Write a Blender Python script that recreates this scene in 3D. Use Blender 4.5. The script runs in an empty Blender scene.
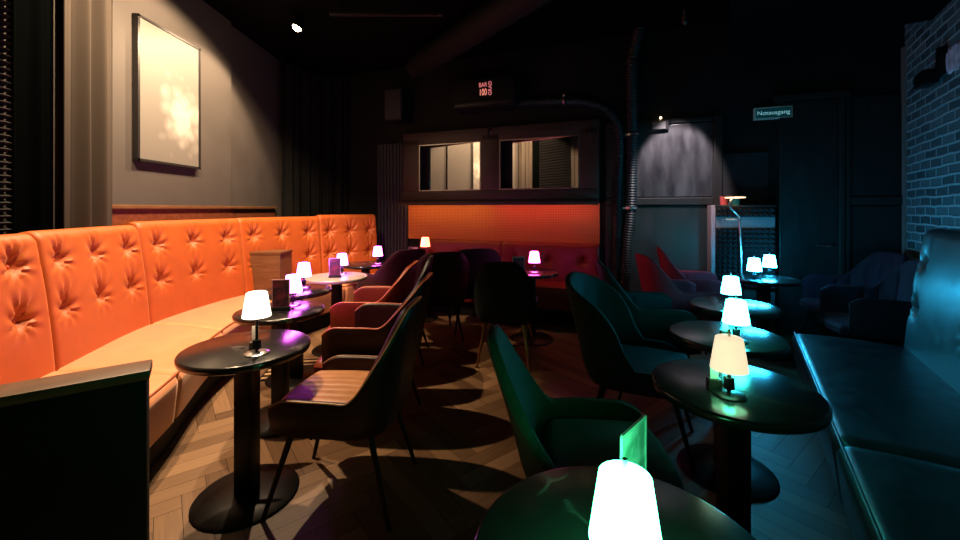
import bpy, bmesh, math, random
from mathutils import Vector, Matrix
random.seed(7)
PI = math.pi
R = math.radians
SC = bpy.context.scene
COL = SC.collection
F, CX, HY, EYE = 405.0, 480.0, 209.0, 1.42      # focal length in px, centre column, horizon row, eye height

# ------------------------------------------------------------------ materials
def mat(name, base, rough=.5, metal=0.0, spec=.5, sheen=0.0, coat=0.0, emit=None, es=0.0, trans=0.0, alpha=1.0):
    m = bpy.data.materials.new(name); m.use_nodes = True
    b = m.node_tree.nodes['Principled BSDF']
    b.inputs['Base Color'].default_value = (*base, 1)
    b.inputs['Roughness'].default_value = rough
    b.inputs['Metallic'].default_value = metal
    b.inputs['Specular IOR Level'].default_value = spec
    b.inputs['Sheen Weight'].default_value = sheen
    b.inputs['Coat Weight'].default_value = coat
    b.inputs['Transmission Weight'].default_value = trans
    b.inputs['Alpha'].default_value = alpha
    if emit:
        b.inputs['Emission Color'].default_value = (*emit, 1)
        b.inputs['Emission Strength'].default_value = es
    return m
def N(m, t, **kw):
    n = m.node_tree.nodes.new(t)
    for k, v in kw.items(): setattr(n, k, v)
    return n
def L(m, a, ao, b, bi): m.node_tree.links.new(a.outputs[ao], b.inputs[bi])
def bsdf(m): return m.node_tree.nodes['Principled BSDF']
def ramp(m, stops):
    r = N(m, 'ShaderNodeValToRGB'); e = r.color_ramp.elements
    while len(e) < len(stops): e.new(.5)
    for el, (p, c) in zip(e, stops):
        el.position = p; el.color = (*c, 1)
    return r
def noise(m, scale, detail=3, coord='Object', mscale=(1, 1, 1), dist=0.0):
    tc = N(m, 'ShaderNodeTexCoord'); mp = N(m, 'ShaderNodeMapping'); mp.inputs['Scale'].default_value = mscale
    n = N(m, 'ShaderNodeTexNoise'); n.inputs['Scale'].default_value = scale; n.inputs['Detail'].default_value = detail
    n.inputs['Distortion'].default_value = dist
    L(m, tc, coord, mp, 'Vector'); L(m, mp, 'Vector', n, 'Vector'); return n
def bump(m, src, out, strength=.3, dist=.01):
    b = N(m, 'ShaderNodeBump'); b.inputs['Strength'].default_value = strength; b.inputs['Distance'].default_value = dist
    L(m, src, out, b, 'Height'); L(m, b, 'Normal', bsdf(m), 'Normal'); return b
def mottled(name, c0, c1, scale=6, rough=(.4, .6), metal=0.0, spec=.5, bmp=0.0, mscale=(1, 1, 1), sheen=0.0, detail=4, coat=0.0):
    m = mat(name, c0, rough[0], metal, spec, sheen, coat)
    n = noise(m, scale, detail, mscale=mscale)
    r = ramp(m, [(.3, c0), (.7, c1)]); L(m, n, 'Fac', r, 'Fac'); L(m, r, 'Color', bsdf(m), 'Base Color')
    mr = N(m, 'ShaderNodeMapRange'); mr.inputs['From Min'].default_value = .3; mr.inputs['From Max'].default_value = .7
    mr.inputs['To Min'].default_value = rough[0]; mr.inputs['To Max'].default_value = rough[1]
    L(m, n, 'Fac', mr, 'Value'); L(m, mr, 'Result', bsdf(m), 'Roughness')
    if bmp: bump(m, n, 'Fac', bmp, .006)
    return m

M = {}
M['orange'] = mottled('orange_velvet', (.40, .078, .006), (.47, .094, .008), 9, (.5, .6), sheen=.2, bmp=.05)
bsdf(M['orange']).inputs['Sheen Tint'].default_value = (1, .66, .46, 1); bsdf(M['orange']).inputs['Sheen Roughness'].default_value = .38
M['orange_seat'] = mottled('coral_velvet', (.76, .285, .12), (.82, .33, .145), 9, (.5, .6), sheen=.85, bmp=.05)  # same upholstery as the back, overexposed spot light put in as paler colour
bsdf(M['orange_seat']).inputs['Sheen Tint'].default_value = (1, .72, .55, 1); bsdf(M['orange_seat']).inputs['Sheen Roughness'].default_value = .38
M['orange_button'] = mat('orange_button', (.6, .1, .015), .5)
M['dark_red'] = mottled('oxblood_leather', (.20, .012, .010), (.26, .016, .012), 9, (.4, .5))
M['petrol_seat'] = mottled('petrol_seat_leather', (.007, .016, .020), (.012, .024, .030), 14, (.30, .42), bmp=.12)  # bench leather again, darkened for the dim light on the seat
M['teal_hide'] = mottled('petrol_leather', (.022, .052, .066), (.042, .085, .105), 14, (.34, .46), bmp=.15, spec=.5)  # bench leather brightened for the cyan light on the back
M['black_paint'] = mottled('black_paint', (.004, .0045, .0048), (.007, .0075, .008), 4, (.55, .75), spec=.2)
M['black_gloss'] = mottled('worn_black_enamel', (.016, .015, .018), (.040, .038, .043), 3.0, (.25, .45), bmp=.10, mscale=(3, 3, .9), spec=.8)
M['ceiling'] = mat('black_ceiling', (.002, .0022, .0022), .9, spec=.05)
M['wall'] = mottled('taupe_wall', (.050, .041, .036), (.060, .050, .044), 3, (.75, .85), bmp=.05)
M['wood'] = mottled('red_brown_wood', (.11, .028, .012), (.20, .055, .022), 5, (.35, .5), mscale=(1, 6, 6))
M['brown_wood'] = mottled('brown_oak', (.115, .048, .018), (.17, .075, .03), 7, (.4, .55), mscale=(1, 1, 7))
M['black_metal'] = mat('black_metal', (.010, .010, .010), .38, .6)
M['brass'] = mat('aged_brass', (.42, .27, .12), .32, 1.0)
M['steel'] = mat('brushed_steel', (.55, .53, .50), .3, 1.0)
M['table_edge'] = mat('table_edge', (.012, .010, .010), .35)
M['mirror'] = mat('mirror_glass', (.88, .86, .82), .01, 1.0)
M['curtain_black'] = mat('black_curtain', (.0008, .001, .001), 1.0, spec=.0)  # curtain in shadow, the shade put in as near black
M['curtain_far'] = mat('charcoal_curtain', (.0075, .0075, .007), .95, spec=.1)
M['curtain_brown'] = mat('brown_curtain', (.045, .035, .028), .9, spec=.2)
M['door'] = mottled('black_door_enamel', (.006, .007, .0075), (.011, .011, .012), 3, (.35, .5), mscale=(3, 3, .9))
M['foam'] = mat('charcoal_foam', (.012, .011, .012), .9, spec=.2)
M['rubber'] = mat('black_rubber_hose', (.012, .018, .018), .5, spec=.3)
M['slat'] = mat('oak_slat', (.42, .25, .12), .5)
M['dark'] = mat('dark_lacquer', (.014, .012, .012), .4)
M['frame_wood'] = mottled('dark_brown_frame', (.030, .018, .014), (.05, .03, .022), 5, (.35, .5), mscale=(1, 1, 6))
M['paper'] = mat('cream_paper', (.75, .66, .5), .7)

# marble table top with thin pale veins
def marble(name, c, vein, rough=.22):
    m = mat(name, c, rough, spec=.6)
    n = noise(m, 1.3, 4, dist=.5)
    r = ramp(m, [(.493, (0, 0, 0)), (.5, (1, 1, 1)), (.507, (0, 0, 0))]); L(m, n, 'Fac', r, 'Fac')
    n2 = noise(m, 5, 2); r2 = ramp(m, [(.5, (0, 0, 0)), (.65, (1, 1, 1))]); L(m, n2, 'Fac', r2, 'Fac')
    mu = N(m, 'ShaderNodeMath', operation='MULTIPLY'); L(m, r, 'Color', mu, 0); L(m, r2, 'Color', mu, 1)
    mx = N(m, 'ShaderNodeMixRGB'); mx.inputs[1].default_value = (*c, 1); mx.inputs[2].default_value = (*vein, 1)
    L(m, mu, 'Value', mx, 'Fac'); L(m, mx, 'Color', bsdf(m), 'Base Color'); return m
M['marble'] = marble('black_marble', (.013, .012, .0125), (.13, .115, .11), .20)
M['pale_marble'] = marble('pale_marble', (.42, .34, .27), (.12, .09, .08), .3)  # downlight glare on one table top put in as pale stone

def fabric(name, c, rough=.8, sheen=.03, k=1.35):
    return mottled(name, c, tuple(min(1, x * k) for x in c), 22, (rough - .1, rough), spec=.22, sheen=sheen, bmp=.12)
M['tan'] = mottled('tan_leather', (.30, .135, .055), (.38, .17, .07), 12, (.32, .45), bmp=.08, spec=.25)
M['rust'] = mottled('rust_leather', (.15, .022, .008), (.19, .03, .010), 12, (.36, .5), bmp=.08, spec=.25)
M['rust_trim'] = mat('rust_trim', (.60, .13, .045), .4)  # light along the chair rims put in as brighter piping
M['maroon'] = mottled('maroon_leather', (.018, .004, .003), (.024, .006, .004), 12, (.36, .5), bmp=.08, spec=.25)
M['plum'] = fabric('plum_velvet', (.035, .003, .009))
M['crimson'] = fabric('crimson_velvet', (.22, .012, .022))
M['green'] = fabric('bottle_green_velvet', (.015, .042, .028), k=1.2)
M['teal'] = fabric('teal_velvet', (.0045, .013, .0155), k=1.25)
M['ink'] = fabric('ink_velvet', (.007, .010, .011))
M['navy'] = fabric('navy_velvet', (.020, .006, .014))  # purple haze tinted into the navy cloth
M['black_hide'] = mottled('black_hide', (.006, .006, .006), (.009, .008, .008), 12, (.4, .5))

# orange woven panel
def woven():
    m = mat('woven_orange_cane', (.75, .22, .05), .6)
    tc = N(m, 'ShaderNodeTexCoord')
    w1 = N(m, 'ShaderNodeTexWave', wave_type='BANDS', bands_direction='X'); w1.inputs['Scale'].default_value = 14
    w2 = N(m, 'ShaderNodeTexWave', wave_type='BANDS', bands_direction='Y'); w2.inputs['Scale'].default_value = 14
    for w in (w1, w2): L(m, tc, 'UV', w, 'Vector')
    mu = N(m, 'ShaderNodeMath', operation='MULTIPLY'); L(m, w1, 'Fac', mu, 0); L(m, w2, 'Fac', mu, 1)
    r = ramp(m, [(.0, (.50, .12, .03)), (.8, (.80, .25, .06))]); L(m, mu, 'Value', r, 'Fac')
    L(m, r, 'Color', bsdf(m), 'Base Color'); bump(m, mu, 'Value', .5, .01); return m
M['woven'] = woven()

def brick():
    m = mat('painted_brick', (.3, .3, .3), .55, spec=.5)
    tc = N(m, 'ShaderNodeTexCoord')
    n = N(m, 'ShaderNodeTexNoise'); n.inputs['Scale'].default_value = 5; n.inputs['Detail'].default_value = 3
    L(m, tc, 'UV', n, 'Vector')
    add = N(m, 'ShaderNodeMixRGB', blend_type='LINEAR_LIGHT'); add.inputs['Fac'].default_value = .014
    L(m, tc, 'UV', add, 1); L(m, n, 'Color', add, 2)
    b = N(m, 'ShaderNodeTexBrick'); b.inputs['Scale'].default_value = 1
    b.inputs['Brick Width'].default_value = .25; b.inputs['Row Height'].default_value = .085
    b.inputs['Mortar Size'].default_value = .014; b.inputs['Mortar Smooth'].default_value = .5
    b.inputs['Color1'].default_value = (.035, .065, .075, 1); b.inputs['Color2'].default_value = (.10, .17, .19, 1)  # cyan lamplight tinted into brick and mortar colours
    b.inputs['Mortar'].default_value = (.27, .42, .46, 1)
    L(m, add, 'Color', b, 'Vector'); L(m, b, 'Color', bsdf(m), 'Base Color')
    n2 = N(m, 'ShaderNodeTexNoise'); n2.inputs['Scale'].default_value = 28; n2.inputs['Detail'].default_value = 5
    L(m, tc, 'UV', n2, 'Vector')
    s = N(m, 'ShaderNodeMath', operation='MULTIPLY_ADD'); s.inputs[1].default_value = .5
    L(m, n2, 'Fac', s, 0); L(m, b, 'Fac', s, 2)
    bp = bump(m, s, 'Value', .9, .02); bp.invert = False
    return m
M['brick'] = brick()

def planks():
    m = mat('herringbone_oak', (.2, .12, .07), .45, spec=.4)
    at = N(m, 'ShaderNodeAttribute', attribute_name='tone')
    n = noise(m, 3.0, 5, coord='UV', mscale=(1.2, 22, 1))
    mx = N(m, 'ShaderNodeMath', operation='MULTIPLY_ADD'); mx.inputs[1].default_value = .55
    L(m, at, 'Fac', mx, 0)
    h = N(m, 'ShaderNodeMath', operation='MULTIPLY'); h.inputs[1].default_value = .45
    L(m, n, 'Fac', h, 0); L(m, h, 'Value', mx, 2)
    r = ramp(m, [(.15, (.095, .049, .023)), (.5, (.19, .104, .052)), (.85, (.30, .175, .092))])
    L(m, mx, 'Value', r, 'Fac'); L(m, r, 'Color', bsdf(m), 'Base Color')
    bump(m, n, 'Fac', .12, .004)
    return m
M['planks'] = planks()

def glow(name, c, s):
    return mat(name, (.9, .9, .88), .5, emit=c, es=s)

# picture artwork: a generic pale figure-like cloud of blossoms
def artwork():
    m = mat('pale_print', (.5, .45, .4), .6, spec=.3)
    tc = N(m, 'ShaderNodeTexCoord')
    v = N(m, 'ShaderNodeTexVoronoi'); v.inputs['Scale'].default_value = 9
    L(m, tc, 'UV', v, 'Vector')
    n = N(m, 'ShaderNodeTexNoise'); n.inputs['Scale'].default_value = 4; n.inputs['Detail'].default_value = 5
    L(m, tc, 'UV', n, 'Vector')
    mp = N(m, 'ShaderNodeMapping'); mp.inputs['Location'].default_value = (-1.1, -1.0, 0); mp.inputs['Scale'].default_value = (2.0, 2.0, 1)
    L(m, tc, 'UV', mp, 'Vector')
    g = N(m, 'ShaderNodeTexGradient', gradient_type='SPHERICAL'); L(m, mp, 'Vector', g, 'Vector')
    a = N(m, 'ShaderNodeMath', operation='MULTIPLY'); L(m, g, 'Fac', a, 0); L(m, n, 'Fac', a, 1)
    b2 = N(m, 'ShaderNodeMath', operation='MULTIPLY_ADD'); b2.inputs[1].default_value = -.25
    L(m, v, 'Distance', b2, 0); L(m, a, 'Value', b2, 2)
    r = ramp(m, [(.0, (.14, .127, .113)), (.12, (.20, .183, .165)), (.32, (.36, .335, .30))])
    L(m, b2, 'Value', r, 'Fac'); L(m, r, 'Color', bsdf(m), 'Base Color'); return m
M['art'] = artwork()
def card_art(name, c0, c1):
    m = mat(name, c0, .3); n = noise(m, 16, 3)
    r = ramp(m, [(.42, c0), (.58, c1)]); L(m, n, 'Fac', r, 'Fac'); L(m, r, 'Color', bsdf(m), 'Base Color'); return m
M['card'] = card_art('printed_card', (.30, .05, .09), (.06, .03, .05))
M['card_dots'] = card_art('dotted_card', (.08, .02, .02), (.75, .5, .45))
M['acrylic'] = card_art('clear_card', (.95, .97, .96), (.35, .5, .44))

# ------------------------------------------------------------------ object helpers
def link(o, parent=None):
    COL.objects.link(o)
    if parent: o.parent = parent
    return o
def obj(name, bm, m, parent=None, smooth=True, label=None):
    if isinstance(bm, bmesh.types.BMesh):
        bmesh.ops.recalc_face_normals(bm, faces=bm.faces)
        me = bpy.data.meshes.new(name); bm.to_mesh(me); bm.free()
        if smooth:
            me.polygons.foreach_set('use_smooth', [True] * len(me.polygons))
            try: me.set_sharp_from_angle(angle=R(38))
            except Exception: pass
        me.materials.append(m if not isinstance(m, str) else M[m])
    else: me = bm
    o = bpy.data.objects.new(name, me)
    if label: o['label'] = label
    return link(o, parent)
def thing(name, label, cat, loc=(0, 0, 0), rz=0, group=None):
    o = bpy.data.objects.new(name, None); o.empty_display_size = .05
    o.location = loc; o.rotation_euler = (0, 0, rz)
    link(o); tag(o, label, cat, group); return o
def tag(o, label, cat, group=None):
    o['label'] = label; o['category'] = cat
    if group: o['group'] = group
    return o
def struct(name, bm, m, smooth=False, parent=None):
    o = obj(name, bm, m, parent, smooth); o['kind'] = 'structure'; return o
def B(): return bmesh.new()
def box(bm, x0, x1, y0, y1, z0, z1, mx=None, bev=0.0):
    r = bmesh.ops.create_cube(bm, size=1)
    vs = r['verts']
    bmesh.ops.scale(bm, vec=(x1 - x0, y1 - y0, z1 - z0), verts=vs)
    bmesh.ops.translate(bm, vec=((x0 + x1) / 2, (y0 + y1) / 2, (z0 + z1) / 2), verts=vs)
    if bev:
        es = list({e for v in vs for e in v.link_edges})
        g = bmesh.ops.bevel(bm, geom=es, offset=bev, segments=2, affect='EDGES', profile=.6)
        vs = list({v for f in g['faces'] for v in f.verts} | {v for v in vs if v.is_valid})
    if mx is not None: bmesh.ops.transform(bm, matrix=mx, verts=[v for v in vs if v.is_valid])
    return bm
def lathe(bm, prof, n=40, c=(0, 0, 0), cap=True):
    rings = []
    for r, z in prof:
        if r < 1e-6: rings.append([bm.verts.new((c[0], c[1], c[2] + z))])
        else: rings.append([bm.verts.new((c[0] + r * math.cos(2 * PI * k / n), c[1] + r * math.sin(2 * PI * k / n), c[2] + z)) for k in range(n)])
    for a, b in zip(rings, rings[1:]):
        for k in range(n):
            k2 = (k + 1) % n
            if len(a) == 1 and len(b) == 1: continue
            if len(a) == 1: bm.faces.new((a[0], b[k], b[k2]))
            elif len(b) == 1: bm.faces.new((a[k], a[k2], b[0]))
            else: bm.faces.new((a[k], a[k2], b[k2], b[k]))
    return bm
def tube(bm, pts, rad, n=10, cap=True):
    pts = [Vector(p) for p in pts]; rings = []
    rr = rad if isinstance(rad, (list, tuple)) else [rad] * len(pts)
    up = Vector((0, 0, 1)); prev = None
    for i, p in enumerate(pts):
        t = (pts[min(i + 1, len(pts) - 1)] - pts[max(i - 1, 0)]).normalized()
        if prev is None:
            a = t.cross(up)
            if a.length < .05: a = t.cross(Vector((1, 0, 0)))
            a.normalize()
        else:
            a = (prev - t * prev.dot(t)).normalized()
        prev = a; b = t.cross(a)
        rings.append([bm.verts.new(p + (a * math.cos(2 * PI * k / n) + b * math.sin(2 * PI * k / n)) * rr[i]) for k in range(n)])
    for a, b in zip(rings, rings[1:]):
        for k in range(n): bm.faces.new((a[k], a[(k + 1) % n], b[(k + 1) % n], b[k]))
    if cap:
        bm.faces.new(rings[0][::-1]); bm.faces.new(rings[-1])
    return bm
def grid_loop(bm, rows, close_u=False, caps=True):
    """rows: list of closed cross-section loops (lists of points), lofted"""
    vv = [[bm.verts.new(p) for p in r] for r in rows]
    n = len(vv[0])
    for a, b in zip(vv, vv[1:]):
        for k in range(n): bm.faces.new((a[k], a[(k + 1) % n], b[(k + 1) % n], b[k]))
    if caps:
        bm.faces.new(vv[0][::-1]); bm.faces.new(vv[-1])
    return bm
def smooth01(t):
    t = max(0., min(1., t)); return t * t * (3 - 2 * t)
def cr(pts, t):
    """Catmull-Rom through pts at parameter t in [0, len-1]"""
    n = len(pts); i = min(int(t), n - 2); f = t - i
    P = [Vector(pts[max(0, min(n - 1, j))]) for j in (i - 1, i, i + 1, i + 2)]
    if i == 0: P[0] = 2 * P[1] - P[2]
    if i == n - 2: P[3] = 2 * P[2] - P[1]
    return .5 * ((2 * P[1]) + (P[2] - P[0]) * f + (2 * P[0] - 5 * P[1] + 4 * P[2] - P[3]) * f * f + (3 * P[1] - P[0] - 3 * P[2] + P[3]) * f ** 3)

# ------------------------------------------------------------------ the mirror / door wall frame of reference
E = Vector((.932, -.3617, 0)).normalized()      # along the wall, left to right
NW = Vector((-.3617, -.932, 0)).normalized()    # out of the wall into the room
P0 = Vector((1.576, 5.32, 0))
WM = Matrix(((E.x, NW.x, 0, P0.x), (E.y, NW.y, 0, P0.y), (0, 0, 1, 0), (0, 0, 0, 1)))  # local (s, out, z) -> world
def ws(px, out=0.0):
    """position along the wall (s) and depth Y of the point at distance out from the wall seen in column px"""
    k = (px - CX) / F
    Y = (NW.dot(P0) + out) / (NW.x * k + NW.y)
    p = Vector((k * Y, Y, 0)); return (p - P0).dot(E), Y
def wz(px, py, out=0.0): return EYE - (py - HY) * ws(px, out)[1] / F
def wbox(bm, s0, s1, o0, o1, z0, z1, bev=0.0): return box(bm, s0, s1, o0, o1, z0, z1, WM, bev)

CEIL = 3.66
# ------------------------------------------------------------------ floor
def floor():
    W_, L_ = .105, .63
    bm = B(); uv = bm.loops.layers.uv.new('UVMap'); tone = bm.loops.layers.float_color.new('tone')
    ang = R(38); ca, sa = math.cos(ang), math.sin(ang)
    def quad(x0, y0, x1, y1, lengthwise):
        cx, cy = (x0 + x1) / 2, (y0 + y1) / 2
        X, Y = ca * cx - sa * cy, sa * cx + ca * cy + 2.5
        if not (-4 < X < 5.8 and -2.9 < Y < 7.6): return
        g = .0012
        pts = [(x0 + g, y0 + g), (x1 - g, y0 + g), (x1 - g, y1 - g), (x0 + g, y1 - g)]
        vs = [bm.verts.new((ca * a - sa * b, sa * a + ca * b + 2.5, 0)) for a, b in pts]
        f = bm.faces.new(vs); t = random.random(); ou, ov = random.random() * 20, random.random() * 20
        for lp, (a, b) in zip(f.loops, pts):
            lp[tone] = (t, t, t, 1)
            lp[uv].uv = (a + ou, b + ov) if lengthwise else (b + ou, a + ov)
    for i in range(-140, 140):
        for j in range(-16, 17):
            ox, oy = i * W_ - j * L_, i * W_ + j * L_
            quad(ox, oy, ox + L_, oy + W_, True)
            quad(ox, oy + W_, ox + W_, oy + W_ + L_, False)
    f = struct('floor', bm, 'planks'); 
    bm = B(); box(bm, -4.2, 6, -3.1, 7.9, -.06, -.004)
    return struct('floor_base', bm, M['black_paint'], parent=f)
floor()
bm = B(); box(bm, -4.2, 6, -3.1, 7.9, CEIL, CEIL + .1); struct('ceiling', bm, 'ceiling')

# ------------------------------------------------------------------ left wall (two planes with a step), dado rail, dark zones
WX = -2.98
bm = B()
box(bm, WX - .15, WX, -3.0, 4.85, 0, CEIL)
box(bm, WX - .15, WX - .05, 4.85, 7.2, 0, CEIL)
struct('wall_left', bm, 'wall')
bm = B()
box(bm, WX, WX + .02, 3.22, 4.85, 0.6, 1.42); box(bm, WX - .05, WX - .03, 4.85, 5.95, .6, 1.42)
struct('trim_1', bm, 'wood')
bm = B()
box(bm, WX, WX + .045, 3.22, 4.85, 1.42, 1.455, bev=.008); box(bm, WX - .05, WX + .0, 4.85, 5.95, 1.42, 1.455, bev=.008)
struct('trim_2', bm, 'brown_wood')
# wall with the mirrors and the doors
bm = B(); wbox(bm, -6.0, 3.2, -.15, 0, 0, CEIL); struct('wall_back', bm, 'black_paint')
# brick wall on the right
bn = Vector((-.839, .545, 0)); bd = Vector((.545, .839, 0)); BN = 1.41      # n.p = -BN
bm = B(); uv = bm.loops.layers.uv.new('UVMap')
c0 = Vector((.839, -.545, 0)) * BN
ts = [-3.5, 6.3]
vs = []
for t, z in ((ts[0], 0), (ts[1], 0), (ts[1], CEIL), (ts[0], CEIL)):
    p = c0 + bd * t; vs.append((bm.verts.new((p.x, p.y, z)), (t, z)))
f = bm.faces.new([v for v, _ in vs])
for lp, (_, q) in zip(f.loops, vs): lp[uv].uv = q
ex = bmesh.ops.extrude_face_region(bm, geom=[f])
bmesh.ops.translate(bm, vec=-bn * .15, verts=[v for v in ex['geom'] if isinstance(v, bmesh.types.BMVert)])
struct('wall_right', bm, 'brick')
bm = B(); box(bm, -4.2, 6, -3.1, -3.0, 0, CEIL); struct('wall_front', bm, 'black_paint')
# lowered black soffit along the brick wall
BM_ = Matrix(((bd.x, bn.x, 0, c0.x), (bd.y, bn.y, 0, c0.y), (0, 0, 1, 0), (0, 0, 0, 1)))
bm = B(); box(bm, -3.4, 5.2, 0.002, 1.5, 3.1, CEIL, BM_); struct('ceiling_soffit', bm, 'ceiling')

# ------------------------------------------------------------------ back wall joinery
# door wall panelling (dark enamel panels, rails, door with frame)
s640, s713 = ws(604)[0], ws(713)[0]
s778, s836, s848, s897 = ws(778)[0], ws(836)[0], ws(848)[0], ws(899)[0]
bm = B()
wbox(bm, ws(606)[0], s713, 0, .03, 1.57, 2.46, .006)
struct('trim_3', bm, 'black_gloss')
bm = B(); wbox(bm, ws(606)[0], s713, 0, .03, .12, 1.46, .006); struct('trim_9', bm, 'door')
bm = B()
wbox(bm, ws(606)[0], s713, 0, .055, 1.47, 1.56, .01); wbox(bm, ws(606)[0], s713, 0, .05, 2.47, 2.53, .01)
wbox(bm, s713, s713 + .09, 0, .07, 0, 2.53, .01)
struct('trim_4', bm, 'dark')
bm = B()
wbox(bm, s848, s897, 0, .03, 1.56, 2.62, .006); wbox(bm, s848, s897, 0, .03, .12, 1.45, .006)
struct('trim_5', bm, 'door')
bm = B(); wbox(bm, s848, s897, 0, .05, 1.46, 1.55, .01); struct('trim_6', bm, 'dark')
bm = B(); wbox(bm, s897 + .01, s897 + .07, 0, .06, 0, 3.1, .012); struct('trim_7', bm, mat('worn_pale_post', (.16, .13, .125), .4))
d = struct('door_1', wbox(B(), s778, s836, .0, .05, 0.01, 2.62, .008), M['door'])
h = obj('door_handle', tube(B(), [WM @ Vector((s836 - .08, .05, 1.02)), WM @ Vector((s836 - .08, .1, 1.02)), WM @ Vector((s836 - .2, .1, 1.02))], .01), 'steel', d)
bm = B()
wbox(bm, s836, s836 + .05, 0, .08, 0, 2.7, .01); wbox(bm, s836 + .06, s848, 0, .06, 0, 2.7, .01)
wbox(bm, s778 - .05, s848, 0, .07, 2.63, 2.7, .01)
struct('trim_8', bm, 'dark')
# small outlined plate high on the right panel
o = obj('wall_plate', wbox(B(), ws(869)[0], ws(893)[0], .03, .045, wz(880, 112), wz(880, 103), .004), 'dark')
tag(o, 'small dark rectangular plate high on the panel beside the brick wall', 'plate')

# mirror frame: one joinery unit with two mirrors
sA, sB = ws(407)[0], ws(600)[0]
mf = thing('mirror_frame', 'dark brown wall frame holding two landscape mirrors above the orange woven panel', 'mirror', (0, 0, 0))
mzs = (1.69, 2.39)
ml = (ws(423)[0], ws(484)[0]); mr_ = (ws(502)[0], ws(581)[0])
bm = B()
for a, b in ((sA, ml[0]), (ml[1], mr_[0]), (mr_[1], sB)): wbox(bm, a, b, 0, .12, 1.60, 2.48, .008)
wbox(bm, sA, sB, 0, .12, 2.39, 2.58, .012); wbox(bm, sA, sB, 0, .26, 1.50, 1.53, .008); wbox(bm, sA, sB, 0, .14, 1.52, 1.69, .012); wbox(bm, sA, sB, .245, .26, 1.474, 1.52, .003)  # last box is an added lip that hides the LED strips
obj('frame', bm, 'frame_wood', mf)
for a, b in (ml, mr_):
    w = b - a; yaw = R(8.5)
    # glass turned a little inside the deep frame
    mx = WM @ Matrix.Translation(((a + b) / 2, .055, 0)) @ Matrix.Rotation(yaw, 4, 'Z')
    g = obj('mirror_glass', box(B(), -w / 2 + .012, w / 2 - .012, -.006, .004, mzs[0] + .012, mzs[1] - .012, mx), 'mirror', mf, smooth=False)
    bm = B()
    for q in ((a, a + .014, mzs[0], mzs[1]), (b - .014, b, mzs[0], mzs[1]), (a, b, mzs[0], mzs[0] + .014), (a, b, mzs[1] - .012, mzs[1])):
        wbox(bm, q[0], q[1], .10, .125, q[2], q[3])
    obj('bead', bm, M['steel'], g)
# hooks on the frame
for px, lab in ((491, 'small dark picture hook at the top between the two mirrors'), (592, 'small dark hook on the frame right of the curtain reflecting mirror')):
    s = ws(px, .12)[0]; z = wz(px, 134, .12)
    bm = B(); pts = [WM @ Vector((s, .12, z + .07)), WM @ Vector((s, .2, z + .06)), WM @ Vector((s, .23, z)), WM @ Vector((s - .02, .19, z - .05))]
    tube(bm, pts, .013); o = obj('wall_hook', bm, 'black_metal'); tag(o, lab, 'hook', 'hooks on the mirror frame')
# woven orange panel; LED strips added under the ledge to wash it with light
bm = B(); wbox(bm, sA, sB, 0, .03, .96, 1.495)
uv = bm.loops.layers.uv.new('UVMap')
iw = WM.inverted()
for f in bm.faces:
    for lp in f.loops:
        q = iw @ lp.vert.co; lp[uv].uv = (q.x, q.z)
o = obj('woven_panel', bm, 'woven', smooth=False); tag(o, 'long orange woven panel glowing under the mirrors', 'panel')
sm = (sA + sB) / 2
for a, b, c, st, lab in ((sA + .03, sm - .02, (1, .58, .12), 12, 'amber LED strip under the mirror ledge, over the left half of woven panel'),
                         (sm + .02, sB - .03, (1, .20, .14), 12, 'red LED strip under the mirror ledge, over the right half of woven panel')):
    o = obj('led_strip', wbox(B(), a, b, .20, .236, 1.487, 1.4995), glow('led_' + ('amber' if st and c[1] > .3 else 'red'), c, st), smooth=False)
    tag(o, lab, 'light strip', 'LED strips under the mirror ledge')

# ribbed panel left of the mirrors
s0, s1 = ws(376, .1)[0], ws(406, .1)[0]
bm = B(); wbox(bm, s0, s1, 0, .06, 0, 2.45)
k = 9
for i in range(k):
    a = s0 + (s1 - s0) * (i + .5) / k; tube(bm, [WM @ Vector((a, .06, 0)), WM @ Vector((a, .06, 2.45))], (s1 - s0) / k * .36, 10)
o = obj('ribbed_panel', bm, mat('ribbed_black', (.02, .019, .026), .4)); tag(o, 'black vertically ribbed column panel left of the mirrors', 'panel')
# wall speaker above it
sp = thing('wall_speaker', 'black loudspeaker high on the wall above the ribbed panel', 'speaker', (0, 0, 0))
a, b = ws(384, .3)[0], ws(402, .3)[0]
obj('cabinet', wbox(B(), a, b, .02, .3, 2.75, 3.25, .015), 'black_paint', sp)
obj('grille', wbox(B(), a + .02, b - .02, .3, .31, 2.78, 3.22, .004), mat('speaker_cloth', (.02, .025, .025), .7), sp)

# illuminated bar sign on a black air conditioner box
ac = thing('air_conditioner', 'black wall air conditioner box above the mirrors behind the small red sign', 'air conditioner', (0, 0, 0))
a, b = ws(452, .28)[0], ws(515, .28)[0]
z0 = wz(485, 107, .28); z1 = wz(485, 77, .28)
obj('housing', wbox(B(), a, b, 0, .28, z0, z1, .03), 'black_paint', ac)
obj('louver', wbox(B(), a + .05, b - .05, .27, .295, z0 + .03, z0 + .09, .008), 'dark', ac)
TXT = {}
def text(name, s, size, mx, m, parent, extrude=.002, align='CENTER'):
    c = bpy.data.curves.new(name, 'FONT'); c.body = s; c.size = size; c.extrude = extrude; c.align_x = align; c.align_y = 'CENTER'
    o = bpy.data.objects.new('tmp', c); COL.objects.link(o)
    me = bpy.data.meshes.new_from_object(o.evaluated_get(bpy.context.evaluated_depsgraph_get())); bpy.data.objects.remove(o)
    me.materials.clear(); me.materials.append(m)
    o = bpy.data.objects.new(name, me); link(o, parent); o.matrix_world = mx; return o
def wtext_mx(s, out, z, roll=0.0):
    p = WM @ Vector((s, out, z))
    rot = Matrix(((E.x, 0, NW.x), (E.y, 0, NW.y), (0, 1, 0))).to_4x4()
    return Matrix.Translation(p) @ rot @ Matrix.Rotation(roll, 4, 'Z')
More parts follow.
